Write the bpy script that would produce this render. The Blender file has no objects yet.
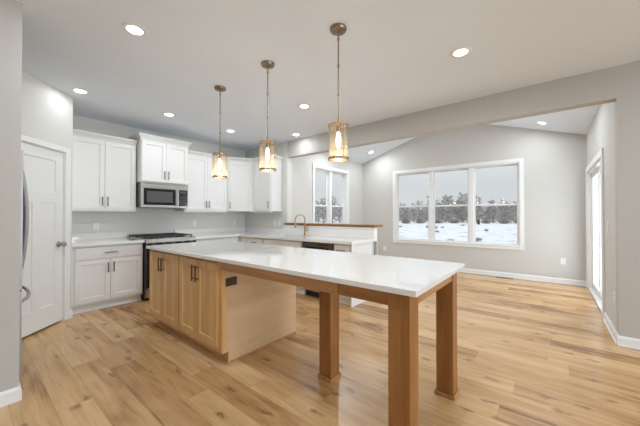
import bpy, bmesh, math, random
from mathutils import Vector, Matrix
random.seed(7)
S = bpy.context.scene
COL = S.collection
PI = math.pi

# ------------------------------------------------------------------ camera
EYE = 1.28
cam_d = bpy.data.cameras.new('camera')
cam_d.sensor_width = 36.0
cam_d.lens = 16.03
cam_d.clip_start = 0.02
cam_d.clip_end = 600
cam = bpy.data.objects.new('camera', cam_d)
COL.objects.link(cam)
cam.location = (0, 0, EYE)
cam.rotation_euler = (math.radians(90.5), 0, math.radians(38.8 - 90))
S.camera = cam

# ------------------------------------------------------------------ sky, lights, exposure
world = bpy.data.worlds.new('overcast_sky')
S.world = world
world.use_nodes = True
wb = world.node_tree.nodes['Background']
wb.inputs['Strength'].default_value = 1.0
# overcast sky: grey-white at the horizon, about three times brighter overhead
_nt = world.node_tree
_tc = _nt.nodes.new('ShaderNodeTexCoord')
_sp = _nt.nodes.new('ShaderNodeSeparateXYZ')
_nt.links.new(_tc.outputs['Generated'], _sp.inputs[0])
_cr = _nt.nodes.new('ShaderNodeValToRGB')
_cr.color_ramp.elements[0].position = 0.10
_cr.color_ramp.elements[0].color = (0.615, 0.628, 0.642, 1)
_cr.color_ramp.elements[1].position = 0.75
_cr.color_ramp.elements[1].color = (1.24, 1.28, 1.33, 1)
_nt.links.new(_sp.outputs['Z'], _cr.inputs['Fac'])
_nt.links.new(_cr.outputs['Color'], wb.inputs['Color'])

S.view_settings.view_transform = 'Standard'
S.view_settings.look = 'None'
S.view_settings.gamma = 1.0
S.view_settings.use_curve_mapping = False
S.view_settings.exposure = 0.25


def area(name, loc, aim, sx, sy, power, color):
    l = bpy.data.lights.new(name, 'AREA')
    l.shape = 'RECTANGLE'
    l.size, l.size_y = sx, sy
    l.energy = power
    l.color = color
    o = bpy.data.objects.new(name, l)
    COL.objects.link(o)
    o.location = loc
    o.rotation_euler = (Vector(aim) - Vector(loc)).to_track_quat('-Z', 'Y').to_euler()
    return o


# added fill lamps behind the camera; the walls there have no windows
area('fill_light_south', (1.2, -6.85, 1.5), (1.9, 0.6, 2.2), 5.0, 2.1, 215, (0.76, 0.88, 1.0))
area('fill_light_west', (-2.85, -2.5, 1.45), (2.0, -0.5, 2.7), 3.5, 1.8, 7, (0.72, 0.86, 1.0))
# extra lamp added outside the patio door to brighten the dining room
area('fill_light_patio', (5.9, -1.1, 0.95), (5.9, 1.5, 1.75), 1.6, 1.7, 45, (0.80, 0.90, 1.0))

# ------------------------------------------------------------------ materials


def lin(c):
    return tuple((v / 255 / 12.92) if v / 255 <= 0.04045 else ((v / 255 + 0.055) / 1.055) ** 2.4 for v in c)


def new_mat(name):
    m = bpy.data.materials.new(name)
    m.use_nodes = True
    nt = m.node_tree
    return m, nt, nt.nodes['Principled BSDF']


def plain(name, rgb, rough=0.5, metal=0.0, noise=0.02, scale=8.0, spec=0.5, bump=0.0):
    """colour with a faint procedural mottling"""
    m, nt, b = new_mat(name)
    tc = nt.nodes.new('ShaderNodeTexCoord')
    n = nt.nodes.new('ShaderNodeTexNoise')
    n.inputs['Scale'].default_value = scale
    n.inputs['Detail'].default_value = 4
    nt.links.new(tc.outputs['Object'], n.inputs['Vector'])
    mr = nt.nodes.new('ShaderNodeMapRange')
    mr.inputs['To Min'].default_value = 1 - noise
    mr.inputs['To Max'].default_value = 1 + noise
    nt.links.new(n.outputs['Fac'], mr.inputs['Value'])
    mx = nt.nodes.new('ShaderNodeVectorMath')
    mx.operation = 'SCALE'
    mx.inputs[0].default_value = lin(rgb)
    nt.links.new(mr.outputs['Result'], mx.inputs['Scale'])
    nt.links.new(mx.outputs['Vector'], b.inputs['Base Color'])
    b.inputs['Roughness'].default_value = rough
    b.inputs['Metallic'].default_value = metal
    b.inputs['Specular IOR Level'].default_value = spec
    if bump:
        bp = nt.nodes.new('ShaderNodeBump')
        bp.inputs['Strength'].default_value = bump
        bp.inputs['Distance'].default_value = 0.002
        nt.links.new(n.outputs['Fac'], bp.inputs['Height'])
        nt.links.new(bp.outputs['Normal'], b.inputs['Normal'])
    return m


def wood(name, axis, dark, mid, light, rough=0.42, fine=1.0):
    """stained timber with the grain running along one object axis"""
    m, nt, b = new_mat(name)
    N, L = nt.nodes, nt.links
    tc = N.new('ShaderNodeTexCoord')
    mp = N.new('ShaderNodeMapping')
    sc = [9.0 * fine] * 3
    sc[axis] = 0.7 * fine
    mp.inputs['Scale'].default_value = sc
    L.new(tc.outputs['Object'], mp.inputs['Vector'])
    n1 = N.new('ShaderNodeTexNoise')
    n1.inputs['Scale'].default_value = 1.6
    n1.inputs['Detail'].default_value = 5
    n1.inputs['Distortion'].default_value = 0.6
    L.new(mp.outputs['Vector'], n1.inputs['Vector'])
    mp2 = N.new('ShaderNodeMapping')
    sc2 = [90.0] * 3
    sc2[axis] = 3.0
    mp2.inputs['Scale'].default_value = sc2
    L.new(tc.outputs['Object'], mp2.inputs['Vector'])
    n2 = N.new('ShaderNodeTexNoise')
    n2.inputs['Scale'].default_value = 1.0
    n2.inputs['Detail'].default_value = 3
    L.new(mp2.outputs['Vector'], n2.inputs['Vector'])
    ad = N.new('ShaderNodeMath')
    ad.operation = 'MULTIPLY_ADD'
    L.new(n2.outputs['Fac'], ad.inputs[0])
    ad.inputs[1].default_value = 0.18
    L.new(n1.outputs['Fac'], ad.inputs[2])
    cr = N.new('ShaderNodeValToRGB')
    cr.color_ramp.elements[0].position = 0.28
    cr.color_ramp.elements[0].color = (*lin(dark), 1)
    cr.color_ramp.elements[1].position = 0.95
    cr.color_ramp.elements[1].color = (*lin(light), 1)
    e = cr.color_ramp.elements.new(0.6)
    e.color = (*lin(mid), 1)
    L.new(ad.outputs[0], cr.inputs['Fac'])
    L.new(cr.outputs['Color'], b.inputs['Base Color'])
    b.inputs['Roughness'].default_value = rough
    return m


def floor_material():
    """oak planks running along world Y, 0.185 m wide, random lengths, knots"""
    m, nt, b = new_mat('oak_plank_floor')
    N, L = nt.nodes, nt.links

    def math_(op, a, bb=None):
        n = N.new('ShaderNodeMath')
        n.operation = op
        for i, v in enumerate((a, bb)):
            if v is None:
                continue
            if isinstance(v, (int, float)):
                n.inputs[i].default_value = v
            else:
                L.new(v, n.inputs[i])
        return n.outputs[0]
    tc = N.new('ShaderNodeTexCoord')
    sp = N.new('ShaderNodeSeparateXYZ')
    L.new(tc.outputs['Object'], sp.inputs['Vector'])
    xs = math_('DIVIDE', sp.outputs['X'], 0.19)
    row = math_('FLOOR', xs)
    fx = math_('SUBTRACT', xs, row)
    wn = N.new('ShaderNodeTexWhiteNoise')
    wn.noise_dimensions = '1D'
    L.new(row, wn.inputs['W'])
    ys = math_('DIVIDE', math_('ADD', sp.outputs['Y'], math_('MULTIPLY', wn.outputs['Value'], 7.0)), 1.45)
    col = math_('FLOOR', ys)
    fy = math_('SUBTRACT', ys, col)
    cid = N.new('ShaderNodeCombineXYZ')
    L.new(row, cid.inputs[0])
    L.new(col, cid.inputs[1])
    pid = N.new('ShaderNodeTexWhiteNoise')
    pid.noise_dimensions = '3D'
    L.new(cid.outputs[0], pid.inputs['Vector'])
    # per-plank shifted grain coordinates
    sh = N.new('ShaderNodeVectorMath')
    sh.operation = 'MULTIPLY_ADD'
    L.new(pid.outputs['Color'], sh.inputs[0])
    sh.inputs[1].default_value = (13, 31, 7)
    L.new(tc.outputs['Object'], sh.inputs[2])

    def grain(scale, detail, dist, mscale):
        mp = N.new('ShaderNodeMapping')
        mp.inputs['Scale'].default_value = mscale
        L.new(sh.outputs[0], mp.inputs['Vector'])
        n = N.new('ShaderNodeTexNoise')
        n.inputs['Scale'].default_value = scale
        n.inputs['Detail'].default_value = detail
        n.inputs['Distortion'].default_value = dist
        L.new(mp.outputs[0], n.inputs['Vector'])
        return n.outputs['Fac']
    g1 = grain(1.0, 5, 1.2, (11, 1.1, 1))
    g2 = grain(1.0, 4, 0.2, (95, 4, 1))
    g3 = grain(1.0, 3, 0.5, (3.2, 1.6, 1))
    f = math_('ADD', math_('MULTIPLY', g1, 0.60), math_('MULTIPLY', g2, 0.22))
    f = math_('ADD', f, math_('MULTIPLY', g3, 0.34))
    f = math_('ADD', f, math_('MULTIPLY', math_('SUBTRACT', pid.outputs['Value'], 0.62), 0.27))
    cr = N.new('ShaderNodeValToRGB')
    el = cr.color_ramp.elements
    el[0].position, el[0].color = 0.30, (*lin((126, 86, 48)), 1)
    el[1].position, el[1].color = 0.82, (*lin((222, 188, 143)), 1)
    e = el.new(0.46)
    e.color = (*lin((184, 141, 92)), 1)
    e = el.new(0.64)
    e.color = (*lin((206, 167, 118)), 1)
    L.new(f, cr.inputs['Fac'])
    # knots
    mpk = N.new('ShaderNodeMapping')
    mpk.inputs['Scale'].default_value = (5.4, 2.4, 1)
    L.new(sh.outputs[0], mpk.inputs['Vector'])
    nz = N.new('ShaderNodeTexNoise')
    nz.inputs['Scale'].default_value = 5
    L.new(mpk.outputs[0], nz.inputs['Vector'])
    mv = N.new('ShaderNodeVectorMath')
    mv.operation = 'MULTIPLY_ADD'
    L.new(nz.outputs['Color'], mv.inputs[0])
    mv.inputs[1].default_value = (0.42, 0.42, 0)
    L.new(mpk.outputs[0], mv.inputs[2])
    vo = N.new('ShaderNodeTexVoronoi')
    vo.voronoi_dimensions = '2D'
    vo.inputs['Scale'].default_value = 1.0
    L.new(mv.outputs[0], vo.inputs['Vector'])
    spc = N.new('ShaderNodeSeparateColor')
    L.new(vo.outputs['Color'], spc.inputs[0])
    keep = math_('GREATER_THAN', spc.outputs[0], 0.40)
    kr = N.new('ShaderNodeMapRange')
    kr.interpolation_type = 'SMOOTHSTEP'
    kr.inputs['From Min'].default_value = 0.0
    kr.inputs['From Max'].default_value = 0.17
    kr.inputs['To Min'].default_value = 0.75
    kr.inputs['To Max'].default_value = 0.0
    L.new(vo.outputs['Distance'], kr.inputs['Value'])
    kf = math_('MULTIPLY', kr.outputs[0], keep)
    mx = N.new('ShaderNodeMix')
    mx.data_type = 'RGBA'
    L.new(kf, mx.inputs['Factor'])
    L.new(cr.outputs['Color'], mx.inputs['A'])
    mx.inputs['B'].default_value = (*lin((100, 68, 40)), 1)
    # seams
    ex = math_('MINIMUM', fx, math_('SUBTRACT', 1.0, fx))
    ey = math_('MULTIPLY', math_('MINIMUM', fy, math_('SUBTRACT', 1.0, fy)), 7.6)
    sm = math_('LESS_THAN', math_('MINIMUM', ex, ey), 0.010)
    mx2 = N.new('ShaderNodeMix')
    mx2.data_type = 'RGBA'
    L.new(math_('MULTIPLY', sm, 0.30), mx2.inputs['Factor'])
    L.new(mx.outputs['Result'], mx2.inputs['A'])
    mx2.inputs['B'].default_value = (*lin((98, 70, 46)), 1)
    L.new(mx2.outputs['Result'], b.inputs['Base Color'])
    b.inputs['Roughness'].default_value = 0.30
    b.inputs['Specular IOR Level'].default_value = 0.5
    bp = N.new('ShaderNodeBump')
    bp.inputs['Strength'].default_value = 0.12
    bp.inputs['Distance'].default_value = 0.002
    L.new(g2, bp.inputs['Height'])
    L.new(bp.outputs['Normal'], b.inputs['Normal'])
    return m


def glass_material(name, tint, gloss=0.10, rough=0.0, haze=0.0, haze_col=(1, 1, 1)):
    """thin pane: see-through, with a fresnel reflection and optional milky haze"""
    m, nt, b = new_mat(name)
    N, L = nt.nodes, nt.links
    N.remove(b)
    out = N['Material Output']
    tr = N.new('ShaderNodeBsdfTransparent')
    tr.inputs['Color'].default_value = (*tint, 1)
    gl = N.new('ShaderNodeBsdfGlossy')
    gl.inputs['Roughness'].default_value = rough
    lw = N.new('ShaderNodeLayerWeight')
    lw.inputs['Blend'].default_value = 0.15
    mr = N.new('ShaderNodeMapRange')
    mr.inputs['To Min'].default_value = gloss * 0.4
    mr.inputs['To Max'].default_value = min(1.0, gloss * 6)
    L.new(lw.outputs['Fresnel'], mr.inputs['Value'])
    mix = N.new('ShaderNodeMixShader')
    L.new(mr.outputs[0], mix.inputs['Fac'])
    L.new(tr.outputs[0], mix.inputs[1])
    L.new(gl.outputs[0], mix.inputs[2])
    last = mix
    if haze:
        di = N.new('ShaderNodeBsdfTranslucent')
        di.inputs['Color'].default_value = (*haze_col, 1)
        d2 = N.new('ShaderNodeBsdfDiffuse')
        d2.inputs['Color'].default_value = (*haze_col, 1)
        a = N.new('ShaderNodeMixShader')
        L.new(di.outputs[0], a.inputs[1])
        L.new(d2.outputs[0], a.inputs[2])
        vo = N.new('ShaderNodeTexVoronoi')
        vo.inputs['Scale'].default_value = 55
        tc = N.new('ShaderNodeTexCoord')
        L.new(tc.outputs['Object'], vo.inputs['Vector'])
        hr = N.new('ShaderNodeMapRange')
        hr.inputs['From Max'].default_value = 0.7
        hr.inputs['To Min'].default_value = haze * 0.5
        hr.inputs['To Max'].default_value = haze * 1.5
        L.new(vo.outputs['Distance'], hr.inputs['Value'])
        mm = N.new('ShaderNodeMixShader')
        L.new(hr.outputs[0], mm.inputs['Fac'])
        L.new(mix.outputs[0], mm.inputs[1])
        L.new(a.outputs[0], mm.inputs[2])
        last = mm
    L.new(last.outputs[0], out.inputs['Surface'])
    return m


def emit(name, rgb, strength):
    m, nt, b = new_mat(name)
    b.inputs['Base Color'].default_value = (*rgb, 1)
    b.inputs['Emission Color'].default_value = (*rgb, 1)
    b.inputs['Emission Strength'].default_value = strength
    return m


def snow_material():
    m, nt, b = new_mat('snow')
    N, L = nt.nodes, nt.links
    tc = N.new('ShaderNodeTexCoord')
    n = N.new('ShaderNodeTexNoise')
    n.inputs['Scale'].default_value = 0.55
    n.inputs['Detail'].default_value = 8
    n.inputs['Roughness'].default_value = 0.7
    L.new(tc.outputs['Object'], n.inputs['Vector'])
    cr = N.new('ShaderNodeValToRGB')
    cr.color_ramp.elements[0].position = 0.34
    cr.color_ramp.elements[0].color = (*lin((150, 153, 158)), 1)
    cr.color_ramp.elements[1].position = 0.46
    cr.color_ramp.elements[1].color = (*lin((226, 228, 231)), 1)
    L.new(n.outputs['Fac'], cr.inputs['Fac'])
    L.new(cr.outputs['Color'], b.inputs['Base Color'])
    b.inputs['Roughness'].default_value = 0.8
    return m


def bark_material():
    """grey-brown bark with frost where the twig faces up"""
    m, nt, b = new_mat('frosted_bark')
    N, L = nt.nodes, nt.links
    ge = N.new('ShaderNodeNewGeometry')
    sp = N.new('ShaderNodeSeparateXYZ')
    L.new(ge.outputs['Normal'], sp.inputs[0])
    mr = N.new('ShaderNodeMapRange')
    mr.inputs['From Min'].default_value = 0.25
    mr.inputs['From Max'].default_value = 0.75
    L.new(sp.outputs['Z'], mr.inputs['Value'])
    tc = N.new('ShaderNodeTexCoord')
    n = N.new('ShaderNodeTexNoise')
    n.inputs['Scale'].default_value = 1.3
    L.new(tc.outputs['Object'], n.inputs['Vector'])
    mx = N.new('ShaderNodeMix')
    mx.data_type = 'RGBA'
    L.new(n.outputs['Fac'], mx.inputs['Factor'])
    mx.inputs['A'].default_value = (*lin((136, 127, 120)), 1)
    mx.inputs['B'].default_value = (*lin((178, 171, 165)), 1)
    m2 = N.new('ShaderNodeMix')
    m2.data_type = 'RGBA'
    L.new(mr.outputs[0], m2.inputs['Factor'])
    L.new(mx.outputs['Result'], m2.inputs['A'])
    m2.inputs['B'].default_value = (*lin((225, 226, 228)), 1)
    L.new(m2.outputs['Result'], b.inputs['Base Color'])
    b.inputs['Roughness'].default_value = 0.9
    return m


M = {}
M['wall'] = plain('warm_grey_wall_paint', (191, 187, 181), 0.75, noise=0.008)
M['wall_dining_lit'] = plain('lit_dining_wall_paint', (206, 203, 198), 0.75, noise=0.008)  # wall grey lightened so the dining walls look better lit
M['wall_kitchen_lit'] = plain('lit_kitchen_wall_paint', (217, 214, 208), 0.75, noise=0.008)  # same wall grey raised further, standing in for light missing in the kitchen
M['ceiling'] = plain('white_ceiling_paint', (232, 239, 247), 0.85, noise=0.006)
M['trim'] = plain('white_trim_paint', (236, 236, 235), 0.4, noise=0.006)
M['cab'] = plain('white_cabinet_paint', (233, 231, 228), 0.38, noise=0.006)
M['door'] = plain('white_door_paint', (232, 231, 229), 0.42, noise=0.006)
M['quartz'] = plain('white_quartz', (238, 236, 233), 0.05, noise=0.02, scale=3.0, spec=0.5)
_b = M['quartz'].node_tree.nodes['Principled BSDF']
_b.inputs['Coat Weight'].default_value = 0.7
_b.inputs['Coat IOR'].default_value = 1.5
_b.inputs['Coat Roughness'].default_value = 0.02
M['steel'] = plain('brushed_steel', (178, 176, 172), 0.28, metal=1.0, noise=0.05, scale=60)
M['steel_dark'] = plain('dark_steel', (110, 109, 107), 0.3, metal=1.0, noise=0.05, scale=60)
M['handle_steel'] = plain('matte_handle_steel', (158, 156, 152), 0.5, metal=0.35, noise=0.03, scale=40)
M['fridge'] = plain('fridge_steel', (150, 149, 147), 0.4, metal=0.8, noise=0.03, scale=60)
M['pull_brass'] = plain('dark_brass_pull', (112, 82, 50), 0.35, metal=0.9, noise=0.05, scale=40)
M['nickel'] = plain('satin_nickel', (128, 125, 120), 0.3, metal=1.0, noise=0.03, scale=40)
M['black'] = plain('black_enamel', (24, 24, 25), 0.3, noise=0.05)
M['black_glass'] = plain('black_glass', (18, 18, 20), 0.05, noise=0.02)
M['screen'] = plain('grey_oven_window_mesh', (88, 88, 90), 0.15, noise=0.1, scale=200)
M['iron'] = plain('cast_iron', (46, 45, 44), 0.55, noise=0.1, scale=40)
M['brass'] = plain('antique_brass', (188, 154, 106), 0.3, metal=1.0, noise=0.08, scale=30)
M['brass_dark'] = plain('aged_bronze_brass', (150, 134, 114), 0.34, metal=1.0, noise=0.12, scale=40)
M['bronze'] = plain('dark_bronze_plastic', (72, 54, 40), 0.4, noise=0.05)
M['plastic'] = plain('white_plastic', (238, 238, 236), 0.35, noise=0.01)
M['slot'] = plain('dark_slot', (60, 60, 60), 0.6, noise=0.02)
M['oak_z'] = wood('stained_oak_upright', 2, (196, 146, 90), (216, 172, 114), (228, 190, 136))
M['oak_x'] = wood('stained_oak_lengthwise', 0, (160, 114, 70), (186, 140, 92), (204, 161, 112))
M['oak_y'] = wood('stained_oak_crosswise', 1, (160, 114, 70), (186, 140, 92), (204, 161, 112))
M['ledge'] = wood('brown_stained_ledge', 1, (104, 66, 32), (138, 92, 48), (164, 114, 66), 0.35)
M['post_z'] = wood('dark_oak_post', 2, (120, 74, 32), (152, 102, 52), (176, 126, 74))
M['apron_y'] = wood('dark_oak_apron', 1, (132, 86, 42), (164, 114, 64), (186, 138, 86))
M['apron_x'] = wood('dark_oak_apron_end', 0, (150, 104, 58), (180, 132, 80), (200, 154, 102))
M['floor'] = floor_material()
M['glass'] = glass_material('window_glass', (0.96, 0.975, 0.98), 0.06)
M['shade'] = glass_material('seeded_amber_glass', (0.995, 0.98, 0.955), 0.10, 0.05, 0.03, (1.0, 0.88, 0.70))
M['bulb'] = emit('glowing_filament_bulb', (1.0, 0.78, 0.50), 6.0)
M['lens'] = emit('lit_downlight_lens', (1.0, 0.98, 0.95), 6.0)
M['snow'] = snow_material()
M['bark'] = bark_material()
M['weed'] = plain('dry_weed', (150, 145, 140), 0.9, noise=0.2)
M['siding'] = plain('exterior_siding', (200, 200, 198), 0.8)
M['strip'] = plain('grey_shade_strip', (138, 137, 134), 0.7, noise=0.35, scale=45)  # mottled grey, shade put into the colour

# ------------------------------------------------------------------ mesh helpers


class MB:
    def __init__(self):
        self.bm = bmesh.new()

    def _take(self, t):
        me = bpy.data.meshes.new('t')
        t.to_mesh(me)
        t.free()
        self.bm.from_mesh(me)
        bpy.data.meshes.remove(me)

    def box(self, x0, x1, y0, y1, z0, z1, bev=0.0, seg=1):
        t = bmesh.new()
        v = [t.verts.new((x, y, z)) for z in (z0, z1) for y in (y0, y1) for x in (x0, x1)]
        for f in ((0, 2, 3, 1), (4, 5, 7, 6), (0, 1, 5, 4), (2, 6, 7, 3), (0, 4, 6, 2), (1, 3, 7, 5)):
            t.faces.new([v[i] for i in f])
        if bev:
            bmesh.ops.bevel(t, geom=t.edges[:], offset=bev, segments=seg, affect='EDGES', profile=0.5)
        self._take(t)
        return self

    def loft(self, a, za, b, zb):
        """solid between polygon a at height za and polygon b at height zb (counter-clockwise)"""
        t = bmesh.new()
        va = [t.verts.new((x, y, za)) for x, y in a]
        vb = [t.verts.new((x, y, zb)) for x, y in b]
        t.faces.new(va[::-1])
        t.faces.new(vb)
        n = len(a)
        for i in range(n):
            t.faces.new([va[i], va[(i + 1) % n], vb[(i + 1) % n], vb[i]])
        bmesh.ops.recalc_face_normals(t, faces=t.faces[:])
        self._take(t)
        return self

    def prism(self, poly, z0, z1):
        return self.loft(poly, z0, poly, z1)

    def prism_x(self, poly, x0, x1):
        """polygon in (y, z) swept along x"""
        t = bmesh.new()
        va = [t.verts.new((x0, y, z)) for y, z in poly]
        vb = [t.verts.new((x1, y, z)) for y, z in poly]
        t.faces.new(va)
        t.faces.new(vb[::-1])
        n = len(poly)
        for i in range(n):
            t.faces.new([va[i], vb[i], vb[(i + 1) % n], va[(i + 1) % n]])
        bmesh.ops.recalc_face_normals(t, faces=t.faces[:])
        self._take(t)
        return self

    def shaker(self, x0, x1, z0, z1, y0=-0.02, t=0.02, rail=0.058, rec=0.011, panels=None):
        """slab with recessed flat panels; panels = list of (x0, x1, z0, z1)"""
        if panels is None:
            panels = [(x0 + rail, x1 - rail, z0 + rail, z1 - rail)]
        yb = y0 + t
        yr = y0 + rec
        self.box(x0, x1, yr, yb, z0, z1)
        # the raised frame: cut the front into a grid, keep the cells that are not a panel
        xs = sorted({x0, x1, *[p[0] for p in panels], *[p[1] for p in panels]})
        zs = sorted({z0, z1, *[p[2] for p in panels], *[p[3] for p in panels]})
        bm = self.bm
        cells = {}
        for i in range(len(xs) - 1):
            for k in range(len(zs) - 1):
                cx, cz = (xs[i] + xs[i + 1]) / 2, (zs[k] + zs[k + 1]) / 2
                cells[i, k] = not any(p[0] < cx < p[1] and p[2] < cz < p[3] for p in panels)
        ch = 0.004

        def q(*pts):
            bm.faces.new([bm.verts.new(p) for p in pts])
        for (i, k), on in cells.items():
            if not on:
                continue
            a, b_, c, d = xs[i], xs[i + 1], zs[k], zs[k + 1]
            q((a, y0, c), (b_, y0, c), (b_, y0, d), (a, y0, d))
            if not cells.get((i - 1, k), False):
                o = ch if (i - 1, k) in cells else 0
                q((a, y0, c), (a, y0, d), (a - o, yr, d), (a - o, yr, c))
            if not cells.get((i + 1, k), False):
                o = ch if (i + 1, k) in cells else 0
                q((b_, y0, d), (b_, y0, c), (b_ + o, yr, c), (b_ + o, yr, d))
            if not cells.get((i, k - 1), False):
                o = ch if (i, k - 1) in cells else 0
                q((b_, y0, c), (a, y0, c), (a, yr, c - o), (b_, yr, c - o))
            if not cells.get((i, k + 1), False):
                o = ch if (i, k + 1) in cells else 0
                q((a, y0, d), (b_, y0, d), (b_, yr, d + o), (a, yr, d + o))
        return self

    def cyl(self, p0, p1, r0, r1=None, n=16):
        return self.tube([p0, p1], [r0, r0 if r1 is None else r1], n)

    def tube(self, pts, r, n=10, cap=True):
        pts = [Vector(p) for p in pts]
        rs = r if isinstance(r, (list, tuple)) else [r] * len(pts)
        bm = self.bm
        rings = []
        up = None
        for i, p in enumerate(pts):
            d = (pts[min(i + 1, len(pts) - 1)] - pts[max(i - 1, 0)]).normalized()
            if up is None:
                ref = Vector((0, 0, 1)) if abs(d.z) < 0.9 else Vector((1, 0, 0))
                up = d.cross(ref).normalized()
            else:
                up = (up - d * up.dot(d)).normalized()
            w = d.cross(up)
            rings.append([bm.verts.new(p + (up * math.cos(2 * PI * k / n) + w * math.sin(2 * PI * k / n)) * rs[i]) for k in range(n)])
        for a, b_ in zip(rings, rings[1:]):
            for k in range(n):
                bm.faces.new([a[k], a[(k + 1) % n], b_[(k + 1) % n], b_[k]])
        if cap:
            bm.faces.new(rings[0][::-1])
            bm.faces.new(rings[-1])
        return self

    def lathe(self, prof, c=(0, 0, 0), n=28, axis='z'):
        """profile [(radius, height)] spun about an axis; closed when the ends have radius 0"""
        bm = self.bm
        rings = []
        for r, h in prof:
            ring = []
            for k in range(1 if r < 1e-6 else n):
                a = 2 * PI * k / n
                x, y = r * math.cos(a), r * math.sin(a)
                p = (x, y, h) if axis == 'z' else ((x, h, y) if axis == 'y' else (h, x, y))
                ring.append(bm.verts.new((c[0] + p[0], c[1] + p[1], c[2] + p[2])))
            rings.append(ring)
        for a, b_ in zip(rings, rings[1:]):
            for k in range(n):
                k2 = (k + 1) % n
                vs = [a[k % len(a)], a[k2 % len(a)], b_[k2 % len(b_)], b_[k % len(b_)]]
                u = []
                for v in vs:
                    if v not in u:
                        u.append(v)
                if len(u) > 2:
                    bm.faces.new(u)
        return self

    def mesh(self, name, smooth=None):
        bmesh.ops.recalc_face_normals(self.bm, faces=self.bm.faces[:])
        me = bpy.data.meshes.new(name)
        self.bm.to_mesh(me)
        self.bm.free()
        if smooth:
            for p in me.polygons:
                p.use_smooth = True
            me.set_sharp_from_angle(angle=math.radians(smooth))
        return me


def obj(name, mb, mat, parent=None, smooth=None, loc=None, rotz=0):
    me = mb.mesh(name, smooth) if isinstance(mb, MB) else mb
    if not me.materials:
        me.materials.append(M[mat])
    o = bpy.data.objects.new(name, me)
    COL.objects.link(o)
    if parent:
        o.parent = parent
    if loc:
        o.location = loc
        o.rotation_euler = (0, 0, rotz)
    return o


def tag(o, label=None, cat=None, group=None, kind=None):
    for k, v in (('label', label), ('category', cat), ('group', group), ('kind', kind)):
        if v:
            o[k] = v
    return o


def thing(name, label, cat, loc=(0, 0, 0), rotz=0, group=None, kind=None):
    o = bpy.data.objects.new(name, None)
    o.empty_display_size = 0.1
    COL.objects.link(o)
    o.location = loc
    o.rotation_euler = (0, 0, rotz)
    return tag(o, label, cat, group, kind)


def struct(name, mb, mat, label=None, cat=None):
    o = obj(name, mb, mat)
    return tag(o, label, cat, None, 'structure')


# ------------------------------------------------------------------ the setting
CE = 2.77                    # kitchen ceiling
BU = 4.05                    # kitchen face of the beam / opening wall
WU = 7.04                    # inner face of the dining room's window wall
DL, DR = 4.10, -0.53         # inner faces of the dining room's side walls
RW = 5.48                    # inner face of the range wall
EAVE, SLOPE = 2.74, 0.33
RV = (DL + DR) / 2
RIDGE = EAVE + SLOPE * (DL - RV)

struct('floor', MB().box(-3.1, WU + 0.02, -7.1, RW + 0.02, -0.1, 0.0), 'floor', 'light oak plank floor with dark knots', 'floor')
struct('ceiling', MB().box(-3.2, BU, -7.2, RW + 0.15, CE, CE + 0.1), 'ceiling', 'flat white kitchen ceiling with recessed lights', 'ceiling')
mb = MB()
mb.prism_x([(DL + 0.1, EAVE - 0.033), (DL + 0.1, EAVE + 0.07), (RV, RIDGE + 0.1), (RV, RIDGE)], BU + 0.01, WU + 0.16)
mb.prism_x([(DR - 0.1, EAVE - 0.033), (RV, RIDGE), (RV, RIDGE + 0.1), (DR - 0.1, EAVE + 0.07)], BU + 0.01, WU + 0.16)
struct('ceiling_dining', mb, 'ceiling', 'white vaulted dining room ceiling beyond the beam', 'ceiling')

# range wall and its return beside the pantry
struct('wall_range', MB().box(-0.62, BU + 0.13, RW, RW + 0.13, 0, CE), 'wall_kitchen_lit', 'grey wall behind the white cabinets and range', 'wall')
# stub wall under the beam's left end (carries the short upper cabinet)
struct('wall_sink', MB().box(BU, BU + 0.13, DL, RW, 0, CE), 'wall_kitchen_lit', 'grey wall end left of the raised wooden ledge', 'wall')
# beam: drops from the flat ceiling; its far side closes the vault
mb = MB().box(BU, BU + 0.13, DR, DL, 2.45, CE + 0.02)
mb.prism_x([(DL, CE + 0.02), (RV, RIDGE), (DR, CE + 0.02)], BU + 0.02, BU + 0.13)
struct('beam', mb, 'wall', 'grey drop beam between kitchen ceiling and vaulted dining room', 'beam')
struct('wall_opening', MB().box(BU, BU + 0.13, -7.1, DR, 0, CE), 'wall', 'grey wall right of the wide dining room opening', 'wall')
struct('wall_sink_half', MB().box(3.98, 4.10, 2.13, DL, 0, 1.09), 'trim', 'white half wall under the wooden ledge behind the sink', 'wall')

# dining room, left wall with a window hole
LWX0, LWX1, WZ0, WZ1 = 4.90, 6.22, 0.65, 2.37
mb = MB()
mb.box(BU + 0.13, LWX0, DL, DL + 0.15, 0, EAVE + 0.03)
mb.box(LWX1, WU, DL, DL + 0.15, 0, EAVE + 0.03)
mb.box(LWX0, LWX1, DL, DL + 0.15, 0, WZ0)
mb.box(LWX0, LWX1, DL, DL + 0.15, WZ1, EAVE + 0.03)
struct('wall_left', mb, 'wall_dining_lit', 'grey dining wall with the two-part window above the ledge', 'wall')
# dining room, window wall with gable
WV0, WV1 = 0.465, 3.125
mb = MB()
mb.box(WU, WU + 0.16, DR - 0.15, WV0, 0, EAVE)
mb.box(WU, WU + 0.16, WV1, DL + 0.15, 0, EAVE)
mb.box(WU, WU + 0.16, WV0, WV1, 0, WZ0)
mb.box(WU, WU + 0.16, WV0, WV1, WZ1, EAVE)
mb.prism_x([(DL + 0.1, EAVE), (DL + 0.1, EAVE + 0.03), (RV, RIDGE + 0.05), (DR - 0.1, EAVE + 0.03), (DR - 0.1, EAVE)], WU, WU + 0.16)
struct('wall_back', mb, 'wall_dining_lit', 'grey gable wall with the wide three-part window', 'wall')
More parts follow.
